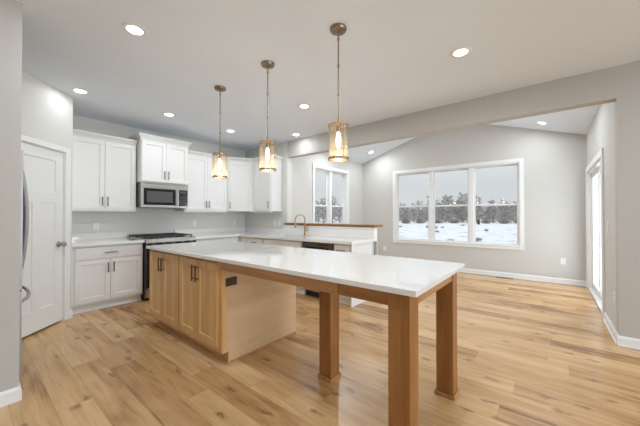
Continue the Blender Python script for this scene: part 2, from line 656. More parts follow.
# dining room, right wall with the patio door hole
PX0, PX1, PZ = 5.02, 6.84, 2.03
mb = MB()
mb.box(BU + 0.13, PX0, DR - 0.15, DR, 0, EAVE + 0.03)
mb.box(PX1, WU, DR - 0.15, DR, 0, EAVE + 0.03)
mb.box(PX0, PX1, DR - 0.15, DR, PZ, EAVE + 0.03)
struct('wall_right', mb, 'wall_dining_lit', 'grey dining wall with the white patio door frame', 'wall')

# near-left wall end beside the fridge
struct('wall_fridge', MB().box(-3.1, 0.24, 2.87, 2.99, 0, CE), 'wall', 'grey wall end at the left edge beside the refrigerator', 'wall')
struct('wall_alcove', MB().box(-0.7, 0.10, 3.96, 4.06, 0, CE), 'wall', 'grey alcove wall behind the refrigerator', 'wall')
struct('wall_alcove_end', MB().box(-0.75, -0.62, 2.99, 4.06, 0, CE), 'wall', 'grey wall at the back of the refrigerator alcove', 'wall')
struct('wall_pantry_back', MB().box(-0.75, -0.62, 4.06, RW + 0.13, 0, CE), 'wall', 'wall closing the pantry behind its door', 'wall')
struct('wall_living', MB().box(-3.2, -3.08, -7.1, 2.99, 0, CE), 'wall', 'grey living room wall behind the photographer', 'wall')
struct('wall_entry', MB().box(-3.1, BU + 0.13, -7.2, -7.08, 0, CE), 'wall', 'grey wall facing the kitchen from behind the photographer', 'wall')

# pantry wall: diagonal, in its own frame (x along the wall, front face at y = 0, facing -y)
PA = Vector((0.10, 3.945))
PB = Vector((0.842, 4.687))
PL = (PB - PA).length
PR = math.radians(45)
D0, D1 = 0.20, 0.912           # door leaf along the wall
mb = MB()
mb.box(0, D0 - 0.02, 0, 0.11, 0, CE)
mb.box(D1 + 0.02, PL, 0, 0.11, 0, CE)
mb.box(D0 - 0.02, D1 + 0.02, 0, 0.11, 2.055, CE)
o = struct('wall_pantry', mb, 'wall_kitchen_lit', 'pale diagonal wall around the white pantry door', 'wall')
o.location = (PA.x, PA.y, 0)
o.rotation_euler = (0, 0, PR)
struct('wall_pantry_side', MB().box(0.74, 0.842, 4.70, RW, 0, CE), 'wall_kitchen_lit', 'short pantry wall against the white cabinets', 'wall')


def baseboard(name, label, runs, shoe=True):
    """runs: list of (p0, p1) floor lines; the board lies to the left of p0 -> p1"""
    mb = MB()
    for (a, b_) in runs:
        a, b_ = Vector(a), Vector(b_)
        d = (b_ - a).normalized()
        n = Vector((-d.y, d.x))
        p = lambda s, t: tuple(s + n * t)
        mb.prism([p(a, 0), p(b_, 0), p(b_, 0.013), p(a, 0.013)], 0, 0.078)
        mb.loft([p(a, 0), p(b_, 0), p(b_, 0.013), p(a, 0.013)], 0.078, [p(a, 0), p(b_, 0), p(b_, 0.005), p(a, 0.005)], 0.096)
        if shoe:
            mb.prism([p(a, 0), p(b_, 0), p(b_, 0.022), p(a, 0.022)], 0, 0.014)
    return struct(name, mb, 'trim', label, 'baseboard')


baseboard('baseboard_back', 'white baseboard under the wide three-part window', [((WU, DR), (WU, DL))])
baseboard('baseboard_left', 'white baseboard under the window beyond the ledge', [((WU, DL), (BU + 0.13, DL))])
baseboard('baseboard_right', 'white baseboard between patio door and opening corner', [((BU, DR), (PX0 - 0.1, DR)), ((PX1 + 0.09, DR), (WU, DR))])
baseboard('baseboard_opening', 'white baseboard under the grey wall at the right edge', [((BU, -7.0), (BU, DR + 0.013))])
baseboard('baseboard_fridge', 'white baseboard at the foot of the left wall end', [((0.24, 2.87), (-3.0, 2.87)), ((0.24, 2.99), (0.24, 2.857))], False)
p0 = PA + (PB - PA).normalized() * 1.002
baseboard('baseboard_pantry', 'short white baseboard piece right of the pantry door', [(tuple(PB), tuple(p0))])

# beam edge casing: slim white corner bead seen along the opening
# ------------------------------------------------------------------ windows


def window(name, label, loc, rotz, w, z0, z1, units, rail):
    """local frame: x across, room side is -y, wall face at y = 0; every sash is a child"""
    t = thing(name, label, 'window', loc, rotz, kind='structure')
    c = 0.072
    mb = MB()
    mb.box(-c, 0, -0.018, 0.0, z0 - c, z1 + c, 0.003)
    mb.box(w, w + c, -0.018, 0.0, z0 - c, z1 + c, 0.003)
    mb.box(0, w, -0.018, 0.0, z1, z1 + c, 0.003)
    mb.box(0, w, -0.018, 0.0, z0 - c, z0, 0.003)
    mb.box(0, w, -0.030, 0.10, z0 - 0.002, z0 + 0.016, 0.003)
    obj('casing', mb, 'trim', t)
    mb = MB()
    mb.box(0, 0.018, 0.0, 0.15, z0, z1)
    mb.box(w - 0.018, w, 0.0, 0.15, z0, z1)
    mb.box(0.018, w - 0.018, 0.0, 0.15, z1 - 0.018, z1)
    mb.box(0.018, w - 0.018, 0.0, 0.15, z0, z0 + 0.014)
    obj('jamb', mb, 'trim', t)
    uw = (w - 0.036) / units
    for i in range(1, units):
        x = 0.018 + uw * i
        obj('mullion', MB().box(x - 0.045, x + 0.045, 0.03, 0.145, z0 + 0.014, z1 - 0.018, 0.003), 'trim', t)
    for i in range(units):
        xa = 0.018 + uw * i + (0.045 if i else 0)
        xb = 0.018 + uw * (i + 1) - (0.045 if i < units - 1 else 0)
        for (za, zb, y) in ((z0 + 0.014, rail + 0.018, 0.07), (rail - 0.018, z1 - 0.018, 0.105)):
            s = 0.033
            mb = MB()
            mb.box(xa, xa + s, y, y + 0.03, za, zb, 0.002)
            mb.box(xb - s, xb, y, y + 0.03, za, zb, 0.002)
            mb.box(xa + s, xb - s, y, y + 0.03, za, za + s, 0.002)
            mb.box(xa + s, xb - s, y, y + 0.03, zb - s, zb, 0.002)
            sash = obj('sash', mb, 'trim', t)
            obj('pane', MB().box(xa + s - 0.004, xb - s + 0.004, y + 0.012, y + 0.016, za + s - 0.004, zb - s + 0.004), 'glass', sash)
        xm = (xa + xb) / 2
        lk = MB().box(xm - 0.03, xm + 0.03, 0.072, 0.10, rail + 0.018, rail + 0.03, 0.003)
        lk.cyl((xm, 0.085, rail + 0.028), (xm, 0.085, rail + 0.038), 0.011, n=12)
        obj('sash_lock', lk, 'plastic', t)
    return t


window('window_1', 'wide three-part window onto the snowy field', (WU, WV1, 0), -PI / 2, WV1 - WV0, WZ0, WZ1, 3, 1.51)
window('window_2', 'narrower two-part window above the wooden ledge', (LWX0, DL, 0), 0, LWX1 - LWX0, WZ0, WZ1, 2, 1.51)

# patio door on the right dining wall (local x runs towards the camera side, room side is -y)
t = thing('door_1', 'white glazed patio door in the right dining wall', 'door', (PX1, DR, 0), PI, kind='structure')
w = PX1 - PX0
c = 0.09
mb = MB()
mb.box(-c, 0, -0.02, 0, 0, PZ, 0.003)
mb.box(w, w + c, -0.02, 0, 0, PZ, 0.003)
mb.box(-c, w + c, -0.02, 0, PZ, PZ + c, 0.003)
obj('casing', mb, 'trim', t)
mb = MB()
mb.box(0, 0.03, 0, 0.15, 0, PZ)
mb.box(w - 0.03, w, 0, 0.15, 0, PZ)
mb.box(0.03, w - 0.03, 0, 0.15, PZ - 0.03, PZ)
mb.box(0.03, w - 0.03, 0, 0.15, -0.01, 0.025)
obj('jamb', mb, 'trim', t)
for (xa, xb, y) in ((0.03, w / 2 + 0.04, 0.05), (w / 2 - 0.04, w - 0.03, 0.095)):
    s = 0.075
    mb = MB()
    mb.box(xa, xa + s, y, y + 0.04, 0.025, PZ - 0.03, 0.003)
    mb.box(xb - s, xb, y, y + 0.04, 0.025, PZ - 0.03, 0.003)
    mb.box(xa + s, xb - s, y, y + 0.04, 0.025, 0.13, 0.003)
    mb.box(xa + s, xb - s, y, y + 0.04, PZ - 0.03 - s, PZ - 0.03, 0.003)
    sash = obj('sash', mb, 'trim', t)
    obj('pane', MB().box(xa + s - 0.005, xb - s + 0.005, y + 0.016, y + 0.022, 0.125, PZ - 0.1), 'glass', sash)

# pantry door
t = thing('door_2', 'white three-panel pantry door on the diagonal wall', 'door', (PA.x, PA.y, 0), PR, kind='structure')
mb = MB()
c = 0.08
mb.box(D0 - c - 0.008, D0 - 0.008, -0.018, 0, 0, 2.05, 0.003)
mb.box(D1 + 0.008, D1 + 0.008 + c, -0.018, 0, 0, 2.05, 0.003)
mb.box(D0 - c - 0.008, D1 + 0.008 + c, -0.018, 0, 2.045, 2.102, 0.003)
obj('casing', mb, 'trim', t)
mb = MB()
mb.box(D0 - 0.02, D0 - 0.003, 0, 0.11, 0, 2.055)
mb.box(D1 + 0.003, D1 + 0.02, 0, 0.11, 0, 2.055)
mb.box(D0 - 0.003, D1 + 0.003, 0, 0.11, 2.038, 2.055)
obj('jamb', mb, 'trim', t)
mb = MB()
a, b_ = D0 + 0.112, D1 - 0.112
m_ = (D0 + D1) / 2
mb.shaker(D0, D1, 0.022, 2.034, 0.006, 0.035, rec=0.010,
          panels=[(a, b_, 1.542, 1.92), (a, m_ - 0.056, 0.25, 1.425), (m_ + 0.056, b_, 0.25, 1.425)])
obj('leaf', mb, 'door', t)
kx = D1 - 0.065
k = MB().lathe([(0, 0.006), (0.033, 0.006), (0.033, -0.004), (0.016, -0.012), (0.013, -0.03), (0.022, -0.040), (0.030, -0.052), (0.029, -0.064), (0.018, -0.073), (0, -0.075)], (kx, 0, 0.94), 24, 'y')
obj('knob', k, 'handle_steel', t, 40)

# ------------------------------------------------------------------ cabinets


def bar_pull(name, x, z, y, length, mat, parent, horiz=False):
    mb = MB()
    h = length / 2
    if horiz:
        mb.cyl((x - h, y - 0.030, z), (x + h, y - 0.030, z), 0.0075, n=10)
        for s in (-0.7, 0.7):
            mb.cyl((x + s * h, y, z), (x + s * h, y - 0.030, z), 0.005, n=8)
    else:
        mb.cyl((x, y - 0.030, z - h), (x, y - 0.030, z + h), 0.0075, n=10)
        for s in (-0.7, 0.7):
            mb.cyl((x, y, z + s * h), (x, y - 0.030, z + s * h), 0.005, n=8)
    return obj(name, mb, mat, parent, 40)


def cab_doors(t, doors, mat='cab', hmat='nickel', hlen=0.135, upper=False):
    """doors: (x0, x1, z0, z1, side) with the handle near side 'l' or 'r'"""
    for (x0, x1, z0, z1, side) in doors:
        d = obj('door', MB().shaker(x0, x1, z0, z1), mat, t)
        x = x0 + 0.03 if side == 'l' else x1 - 0.03
        z = z0 + 0.045 + hlen / 2 if upper else z1 - 0.045 - hlen / 2
        bar_pull('handle', x, z, -0.02, hlen, hmat, d)


def cab_drawers(t, drawers, mat='cab', hmat='nickel'):
    for (x0, x1, z0, z1) in drawers:
        d = obj('drawer', MB().shaker(x0, x1, z0, z1, rail=0.04) if z1 - z0 > 0.2 else MB().box(x0, x1, -0.02, 0, z0, z1, 0.002), mat, t)
        bar_pull('handle', (x0 + x1) / 2, (z0 + z1) / 2, -0.02, 0.15, hmat, d, True)


def crown(t, poly_in, poly_out, z0, z1, mat='cab'):
    mb = MB()
    mid = [((a[0] * 0.7 + b_[0] * 0.3), (a[1] * 0.7 + b_[1] * 0.3)) for a, b_ in zip(poly_in, poly_out)]
    mb.prism(mid, z0, z0 + 0.012)
    mb.loft(poly_in, z0 + 0.012, poly_out, z1 - 0.014)
    mb.prism(poly_out, z1 - 0.014, z1)
    return obj('crown', mb, mat, t)


UZ0, UZ1, CZ = 1.364, 2.40, 2.468


def upper(label, loc, rotz, w, d, z0, z1, cz, doors, fl=0.0, fr=0.0, overlap=(0, 0)):
    """wall cabinet: front of the box at y = 0, doors in front of it; root at its bottom"""
    t = thing('upper_cabinet', label, 'cabinet', (loc[0], loc[1], z0), rotz)
    H = z1 - z0
    mb = MB().box(0, w, 0, d, 0, H, 0.001)
    if z0 < 1.5:
        mb.box(0.0, w, -0.0, 0.02, -0.022, 0.001)          # light rail
    obj('body', mb, 'cab', t)
    cab_doors(t, [(a, b_, 0.012, H - 0.02, s) for a, b_, s in doors], upper=True)
    crown(t, [(0, -0.004), (w, -0.004), (w, d), (0, d)],
          [(-fl, -0.05), (w + fr, -0.05), (w + fr, d), (-fl, d)], H, cz - z0)
    return t


upper('white double-door wall cabinet left of the microwave', (0.848, 5.13), 0, 0.852, 0.348, UZ0, UZ1, CZ,
      [(0.040, 0.436, 'r'), (0.441, 0.837, 'l')])
upper('taller white two-door wall cabinet above the microwave', (1.712, 4.975), 0, 0.746, 0.503, 1.815, 2.49, 2.565,
      [(0.012, 0.371, 'r'), (0.375, 0.734, 'l')], 0.045, 0.045)
upper('white double-door wall cabinet right of the microwave', (2.47, 5.13), 0, 0.874, 0.348, UZ0, UZ1, CZ,
      [(0.015, 0.435, 'r'), (0.439, 0.86, 'l')])
upper('short single-door wall cabinet on the wall end by the ledge', (3.767, 4.83), -PI / 2, 0.575, 0.281, UZ0, UZ1, CZ,
      [(0.10, 0.56, 'r')], 0, 0.04)
# diagonal corner cabinet
A = Vector((3.346, 5.125))
B = Vector((3.762, 4.832))
L_ = (B - A).length
ang = math.atan2((B - A).y, (B - A).x)
t = thing('upper_cabinet', 'diagonal single-door corner wall cabinet behind the left pendants', 'cabinet', (A.x, A.y, UZ0), ang)


def loc2(p):
    d = Vector(p) - A
    return (d.x * math.cos(ang) + d.y * math.sin(ang), -d.x * math.sin(ang) + d.y * math.cos(ang))


poly = [(0, 0), (L_, 0), loc2((4.046, 4.832)), loc2((4.046, 5.476)), loc2((3.346, 5.476))]
obj('body', MB().prism(poly, 0, UZ1 - UZ0), 'cab', t)
cab_doors(t, [(0.03, L_ - 0.03, 0.012, UZ1 - UZ0 - 0.02, 'l')], upper=True)
poly2 = [(0.015, -0.05), (L_ - 0.015, -0.05), poly[2], poly[3], poly[4]]
crown(t, poly, poly2, UZ1 - UZ0, CZ - UZ0)


def base(label, loc, rotz, w, d, doors=(), drawers=(), name='base_cabinet', kick=0.055, hollow=False):
    t = thing(name, label, 'cabinet', (loc[0], loc[1], 0), rotz)
    if hollow:
        mb = MB().box(0, 0.018, 0, d, 0.105, 0.874)
        mb.box(w - 0.018, w, 0, d, 0.105, 0.874)
        mb.box(0.018, w - 0.018, 0, d, 0.105, 0.125)
        mb.box(0.018, w - 0.018, d - 0.01, d, 0.125, 0.874)
        mb.box(0.018, w - 0.018, 0, 0.018, 0.125, 0.874)
    else:
        mb = MB().box(0, w, 0, d, 0.105, 0.874, 0.001)
    obj('body', mb, 'cab', t)
    k = MB().box(0, w, kick, d, 0, 0.105)
    k.box(0, w, kick - 0.012, kick, 0, 0.016)
    obj('toe_kick', k, 'cab', t)
    cab_doors(t, doors)
    cab_drawers(t, drawers)
    return t


BF = 4.755
base('white base cabinet with wide drawer between pantry and range', (0.848, BF), 0, 0.822, RW - BF - 0.004,
     [(0.035, 0.415, 0.135, 0.685, 'r'), (0.420, 0.802, 0.135, 0.685, 'l')], [(0.035, 0.802, 0.70, 0.855)])
base('white base cabinet just right of the range behind the island', (2.455, BF), 0, 0.905, RW - BF - 0.004,
     [(0.02, 0.45, 0.135, 0.685, 'r'), (0.455, 0.885, 0.135, 0.685, 'l')], [(0.02, 0.885, 0.70, 0.855)])
PF = 3.395                 # front of the peninsula cabinet boxes
t = base('blind corner base cabinet where the two counters meet', (3.375, BF), 0, 0.60, RW - BF - 0.004)
base('white drawer base between the counter corner and the sink base', (PF, 4.735), -PI / 2, 0.695, 0.58,
     [(0.245, 0.685, 0.135, 0.685, 'r')], [(0.245, 0.685, 0.70, 0.855)])
t = base('white sink base cabinet below the gold faucet', (PF, 4.035), -PI / 2, 0.945, 0.58,
         [(0.015, 0.470, 0.135, 0.685, 'r'), (0.474, 0.93, 0.135, 0.685, 'l')], hollow=True)
obj('false_front', MB().box(0.015, 0.93, -0.02, 0, 0.70, 0.855, 0.002), 'cab', t)
t = base('narrow white end cabinet right of the dishwasher', (PF, 2.465), -PI / 2, 0.30, 0.58,
         [(0.012, 0.285, 0.135, 0.685, 'l')], [(0.012, 0.285, 0.70, 0.855)])
obj('end_panel', MB().box(0.302, 0.318, -0.02, 0.582, 0.0, 0.874, 0.001), 'cab', t)
struct('shade_strip', MB().box(3.99, 4.065, 2.118, 2.1295, 0.0, 0.875), 'strip', 'narrow grey strip of painted shade at the half wall end below the counter', 'trim')  # added strip; its grey stands in for shade beside the end panel

# ------------------------------------------------------------------ perimeter countertops
t = thing('countertop', 'short white quartz countertop between pantry wall and range', 'countertop', (0.846, 4.70, 0.875))
obj('slab', MB().box(0, 0.832, 0, 0.776, 0, 0.04, 0.003), 'quartz', t)
obj('backsplash', MB().box(0, 0.832, 0.757, 0.777, 0.0402, 0.135, 0.002), 'quartz', t)

t = thing('countertop', 'L-shaped white quartz countertop around the sink with gold faucet', 'countertop', (2.452, 4.70, 0.875))
ox, oy = 2.452, 4.70
SX0, SX1, SY0, SY1 = 3.43, 3.80, 3.20, 3.92          # sink cut-out
mb = MB()
q = lambda x0, x1, y0, y1: mb.box(x0 - ox, x1 - ox, y0 - oy, y1 - oy, 0, 0.04)
q(2.452, 4.045, 4.70, 5.476)
q(3.335, 3.977, SY1, 4.70)
q(3.977, 4.045, 4.103, 4.70)
q(3.335, SX0, SY0, SY1)
q(SX1, 3.977, SY0, SY1)
q(3.335, 3.977, 2.115, SY0)
obj('slab', mb, 'quartz', t)
mb = MB()
mb.box(0, 4.045 - ox, 5.457 - oy, 5.477 - oy, 0.0402, 0.135, 0.002)
mb.box(4.026 - ox, 4.046 - ox, DL - oy, 5.457 - oy, 0.0402, 0.135, 0.002)
mb.box(3.96 - ox, 3.978 - ox, 2.14 - oy, DL - oy, 0.0402, 0.184, 0.002)
obj('backsplash', mb, 'quartz', t)

t = thing('sink', 'undermount steel sink below the gold faucet', 'sink', (3.615, 3.56, 0.66))
mb = MB()
hx, hy = 0.186, 0.361
mb.box(-hx, hx, -hy, hy, 0, 0.008)
mb.box(-hx, -hx + 0.008, -hy, hy, 0.008, 0.214)
mb.box(hx - 0.008, hx, -hy, hy, 0.008, 0.214)
mb.box(-hx + 0.008, hx - 0.008, -hy, -hy + 0.008, 0.008, 0.214)
mb.box(-hx + 0.008, hx - 0.008, hy - 0.008, hy, 0.008, 0.214)
obj('basin', mb, 'steel', t)
obj('drain', MB().lathe([(0, 0.009), (0.045, 0.009), (0.045, 0.012), (0.03, 0.012), (0.028, 0.010), (0, 0.010)], (0, 0, 0)), 'steel_dark', t, 40)

t = thing('faucet', 'gold gooseneck kitchen faucet on the sink counter', 'faucet', (3.88, 3.47, 0.915))
obj('base_ring', MB().lathe([(0, 0), (0.027, 0), (0.027, 0.01), (0.022, 0.016), (0.0, 0.016)]), 'brass', t, 40)
obj('body', MB().lathe([(0, 0.016), (0.021, 0.016), (0.021, 0.15), (0.016, 0.16), (0, 0.16)]), 'brass', t, 40)
dx, dy = -0.75, 0.66
pts = [(0, 0, 0.15), (0, 0, 0.28)]
for i in range(1, 15):
    a = PI * i / 14
    r = 0.088
    pts.append((dx * r * (1 - math.cos(a)), dy * r * (1 - math.cos(a)), 0.29 + r * math.sin(a)))
pts.append((dx * 0.176, dy * 0.176, 0.24))
obj('spout', MB().tube(pts, 0.0105, 12), 'brass', t, 60)
obj('spray_head', MB().lathe([(0, 0.245), (0.0125, 0.245), (0.0155, 0.23), (0.0165, 0.15), (0.014, 0.146), (0, 0.146)], (dx * 0.176, dy * 0.176, 0)), 'brass', t, 40)
mb = MB().cyl((0, 0, 0.09), (0.01, -0.055, 0.09), 0.011, n=12)
mb.cyl((0.01, -0.047, 0.085), (0.012, -0.060, 0.17), 0.0065, 0.0055, n=10)
obj('lever', mb, 'brass', t, 40)

t = thing('bar_ledge', 'raised brown wooden ledge capping the white half wall', 'ledge', (3.955, 2.09, 1.092))
obj('board', MB().box(0, 0.27, 0, 2.005, 0, 0.042, 0.008, 2), 'ledge', t)
obj('molding', MB().box(0.008, 0.0245, 0.045, 2.005, -0.03, -0.0005, 0.004), 'trim', t)

# ------------------------------------------------------------------ appliances
# range
t = thing('range', 'stainless slide-in gas range with black grates in the range wall', 'range', (1.684, 4.70, 0))
w = 0.762
obj('body', MB().box(0, w, 0, 0.76, 0.03, 0.905, 0.003), 'steel_dark', t)
ct = obj('cooktop', MB().box(-0.002, w + 0.002, 0.02, 0.765, 0.905, 0.926, 0.004), 'steel', t)
for i in range(3):
    x0 = 0.012 + i * 0.248
    x1 = x0 + 0.242
    g = MB()
    for xx in (x0, x1 - 0.014):
        g.box(xx, xx + 0.014, 0.06, 0.73, 0.944, 0.962, 0.002)
    for yy in (0.06, 0.225, 0.388, 0.552, 0.716):
        g.box(x0 + 0.014, x1 - 0.014, yy, yy + 0.014, 0.944, 0.962, 0.002)
    xm = (x0 + x1) / 2
    g.box(xm - 0.006, xm + 0.006, 0.074, 0.716, 0.947, 0.962)
    for xx in (x0 + 0.002, x1 - 0.014):
        for yy in (0.07, 0.39, 0.71):
            g.box(xx, xx + 0.012, yy, yy + 0.012, 0.926, 0.944)
    obj('grate', g, 'iron', t)
for (x, y, r) in ((0.13, 0.2, 0.045), (0.13, 0.56, 0.038), (0.381, 0.39, 0.055), (0.63, 0.2, 0.05), (0.63, 0.56, 0.038)):
    obj('burner', MB().lathe([(0, 0.926), (r, 0.926), (r, 0.934), (r * 0.8, 0.941), (0, 0.941)], (x, y, 0), 20), 'iron', t, 40)
cp = MB().prism_x([(0.02, 0.866), (-0.052, 0.866), (-0.050, 0.882), (-0.02, 0.925), (0.02, 0.928)], -0.001, w + 0.001)
obj('control_panel', cp, 'steel', t)
obj('knob_fascia', MB().prism_x([(0.02, 0.80), (-0.045, 0.80), (-0.050, 0.8655), (0.02, 0.8655)], 0, w), 'black', t)
for i in range(5):
    x = 0.09 + i * 0.145
    obj('knob', MB().lathe([(0, -0.048), (0.024, -0.048), (0.022, -0.075), (0.017, -0.085), (0, -0.085)], (x, 0, 0.84), 20, 'y'), 'steel_dark', t, 40)
od = obj('oven_door', MB().box(0.004, w - 0.004, -0.045, -0.001, 0.20, 0.79, 0.004), 'black_glass', t)
obj('oven_window', MB().box(0.10, w - 0.10, -0.049, -0.045, 0.32, 0.62, 0.001), 'screen', od)
mb = MB().cyl((0.06, -0.095, 0.735), (w - 0.06, -0.095, 0.735), 0.012, n=12)
for x in (0.09, w - 0.09):
    mb.cyl((x, -0.045, 0.735), (x, -0.095, 0.735), 0.009, n=10)
obj('oven_handle', mb, 'steel', od, 40)
obj('storage_drawer', MB().box(0.004, w - 0.004, -0.04, -0.001, 0.06, 0.19, 0.004), 'steel', t)
obj('kick_plate', MB().box(0.02, w - 0.02, 0.03, 0.74, 0.0, 0.03), 'black', t)

# microwave
t = thing('microwave', 'stainless over-the-range microwave with black glass door', 'microwave', (1.712, 4.99, 1.41))
w = 0.748
obj('body', MB().box(0, w, 0, 0.485, 0.0, 0.401, 0.003), 'steel_dark', t)
obj('vent_grille', MB().box(0, w, -0.028, -0.001, 0.320, 0.401, 0.003), 'steel', t)
mb = MB()
for i in range(22):
    mb.box(0.05 + i * 0.03, 0.07 + i * 0.03, -0.0295, -0.0275, 0.376, 0.384)
obj('vent_slots', mb, 'slot', t)
d = obj('door', MB().box(0.0, 0.568, -0.028, -0.001, 0.0, 0.318, 0.003), 'steel', t)
obj('door_glass', MB().box(0.038, 0.528, -0.031, -0.028, 0.04, 0.306, 0.001), 'black_glass', d)
obj('door_window', MB().box(0.085, 0.480, -0.0325, -0.031, 0.085, 0.262, 0.0006), 'screen', d)
mb = MB().box(0.538, 0.560, -0.075, -0.058, 0.025, 0.300, 0.005, 2)
for z in (0.045, 0.27):
    mb.box(0.543, 0.555, -0.06, -0.028, z, z + 0.014)
obj('door_handle', mb, 'steel', d)
obj('side_panel', MB().box(0.571, w, -0.028, -0.001, 0.0, 0.318, 0.003), 'steel', t)
cpn = obj('control_panel', MB().box(0.588, w - 0.014, -0.031, -0.028, 0.03, 0.306, 0.001), 'black_glass', t)
mb = MB()
for r in range(5):
    for c_ in range(3):
        mb.box(0.607 + c_ * 0.038, 0.632 + c_ * 0.038, -0.0322, -0.031, 0.055 + r * 0.033, 0.075 + r * 0.033, 0.0005)
obj('keypad', mb, 'screen', cpn)
obj('display', MB().box(0.607, 0.708, -0.0322, -0.031, 0.245, 0.285, 0.0005), 'screen', cpn)

# dishwasher
t = thing('dishwasher', 'dishwasher with dark control strip under the sink counter', 'dishwasher', (PF, 3.075, 0), -PI / 2)
obj('body', MB().box(0.004, 0.598, 0, 0.57, 0.1, 0.872), 'steel_dark', t)
obj('door', MB().box(0.003, 0.599, -0.028, -0.0005, 0.11, 0.745, 0.004), 'steel', t)
cpn = obj('control_strip', MB().box(0.003, 0.599, -0.030, -0.0005, 0.75, 0.868, 0.004), 'steel_dark', t)
obj('pocket_handle', MB().box(0.07, 0.53, -0.033, -0.0302, 0.765, 0.80, 0.001), 'black', cpn)
mb = MB()
for i in range(6):
    mb.box(0.33 + i * 0.035, 0.35 + i * 0.035, -0.0315, -0.0302, 0.825, 0.845, 0.0005)
obj('buttons', mb, 'black_glass', cpn)
obj('kick_plate', MB().box(0.01, 0.592, 0.06, 0.56, 0.0, 0.1), 'black', t)

# refrigerator (front faces +x): local x runs along +y of the room, front at y = 0 facing -y
t = thing('refrigerator', 'stainless french-door refrigerator half hidden by the left wall end', 'refrigerator', (0.235, 3.03, 0), PI / 2)
w = 0.90
obj('body', MB().box(0, w, 0, 0.78, 0.04, 1.76, 0.004), 'steel_dark', t)


def bowed_slab(x0, x1, z0, z1, y, bow, th):
    mb = MB()
    n = 8
    fr = [(x0 + (x1 - x0) * i / n, y - bow * math.sin(PI * i / n)) for i in range(n + 1)]
    poly = fr + [(x1, y + th), (x0, y + th)]
    mb.prism(poly, z0, z1)
    return mb


for (x0, x1, hx_) in ((0.003, w / 2 - 0.002, w / 2 - 0.045), (w / 2 + 0.002, w - 0.003, w / 2 + 0.045)):
    d = obj('door', bowed_slab(x0, x1, 0.735, 1.765, -0.03, 0.014, 0.028), 'fridge', t, 40)
    pts = []
    for i in range(13):
        s = i / 12
        pts.append((hx_, -0.042 - 0.046 * math.sin(PI * s) ** 0.7, 0.78 + 0.93 * s))
    mb = MB().tube(pts, 0.014, 10)
    for z in (0.78, 1.71):
        mb.cyl((hx_, -0.028, z), (hx_, -0.046, z), 0.016, n=12)
    obj('door_handle', mb, 'handle_steel', d, 60)
d = obj('freezer_drawer', bowed_slab(0.003, w - 0.003, 0.08, 0.725, -0.03, 0.014, 0.028), 'fridge', t, 40)
pts = []
for i in range(13):
    s = i / 12
    pts.append((0.08 + (w - 0.16) * s, -0.030 - 0.012 - 0.06 * math.sin(PI * s) ** 0.6, 0.64))
mb = MB().tube(pts, 0.012, 10)
for x in (0.08, w - 0.08):
    mb.cyl((x, -0.028, 0.64), (x, -0.046, 0.64), 0.018, n=12)
obj('drawer_handle', mb, 'handle_steel', d, 60)
obj('kick_grille', MB().box(0.02, w - 0.02, 0.0, 0.7, 0.0, 0.04), 'black', t)

# ------------------------------------------------------------------ island
IF = 1.367                     # front of the island cabinet boxes (doors stand 0.02 proud)
ID = 0.905


def island_cabinet(label, y_far, w, doors, last=False):
    t = thing('island_cabinet', label, 'cabinet', (IF, y_far, 0), -PI / 2)
    obj('body', MB().box(0, w, 0, ID, 0.105, 0.893, 0.001), 'oak_z', t)
    k = MB().box(0 if last else 0.05, w, 0.065, ID - 0.0, 0, 0.105)
    obj('toe_kick', k, 'oak_x', t)
    s = MB()
    s.prism([(0 if last else 0.04, 0.052), (w + (0.012 if last else 0), 0.052), (w + (0.012 if last else 0), 0.065), (0 if last else 0.04, 0.065)], 0, 0.018)
    if last:
        s.box(w, w + 0.012, 0.065, ID, 0, 0.018, 0.002)
    obj('base_shoe', s, 'oak_x', t)
    cab_doors(t, doors, 'oak_z', 'pull_brass', 0.15)
    if last:
        obj('end_panel', MB().box(w - 0.0005, w + 0.006, 0.0, ID, 0.105, 0.893), 'oak_panel', t)
        obj('kick_panel', MB().box(w, w + 0.006, 0.065, ID, 0.018, 0.105), 'oak_panel', t)
        obj('corner_trim', MB().box(w - 0.0003, w + 0.012, -0.004, 0.045, 0.105, 0.893, 0.002), 'oak_z', t)
    return t


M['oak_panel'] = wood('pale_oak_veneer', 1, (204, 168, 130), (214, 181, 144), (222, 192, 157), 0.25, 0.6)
island_cabinet('two-door oak island cabinet nearest the range', 3.645, 0.735,
               [(0.014, 0.362, 0.15, 0.868, 'r'), (0.366, 0.716, 0.15, 0.868, 'l')])
island_cabinet('two-door oak island cabinet with outlet on its end panel', 2.908, 0.735,
               [(0.016, 0.351, 0.15, 0.868, 'r'), (0.355, 0.690, 0.15, 0.868, 'l')], True)

# table end: apron boards and three square posts
IX0, IX1, IY0, IY1 = 1.322, 2.312, 0.485, 3.665
t = thing('island_table_frame', 'oak apron and three square posts under the island overhang', 'table frame', (0, 0, 0))
AZ0, AZ1 = 0.822, 0.894
ax0, ax1, ay0 = 1.345, 2.245, 0.525
PE = 2.166
t.location = (ax0, ay0, 0)
obj('apron', MB().box(0.006, 0.028, 0.116, 0.43, AZ0, AZ1, 0.002), 'apron_y', t)
obj('apron', MB().box(0.002, 0.028, 0.432, PE - ay0 - 0.007, AZ0, AZ1, 0.002), 'oak_y', t)
obj('apron', MB().box(0.116, ax1 - ax0 - 0.116, 0.006, 0.028, AZ0, AZ1, 0.002), 'apron_x', t)
obj('apron', MB().box(ax1 - ax0 - 0.028, ax1 - ax0 - 0.006, 0.116, PE - ay0 - 0.0015, AZ0, AZ1, 0.002), 'oak_y', t)
obj('crossbeam', MB().box(0.028, ax1 - ax0 - 0.028, 0.80, 0.88, AZ0 + 0.005, AZ1, 0.002), 'oak_x', t)
PS = 0.115


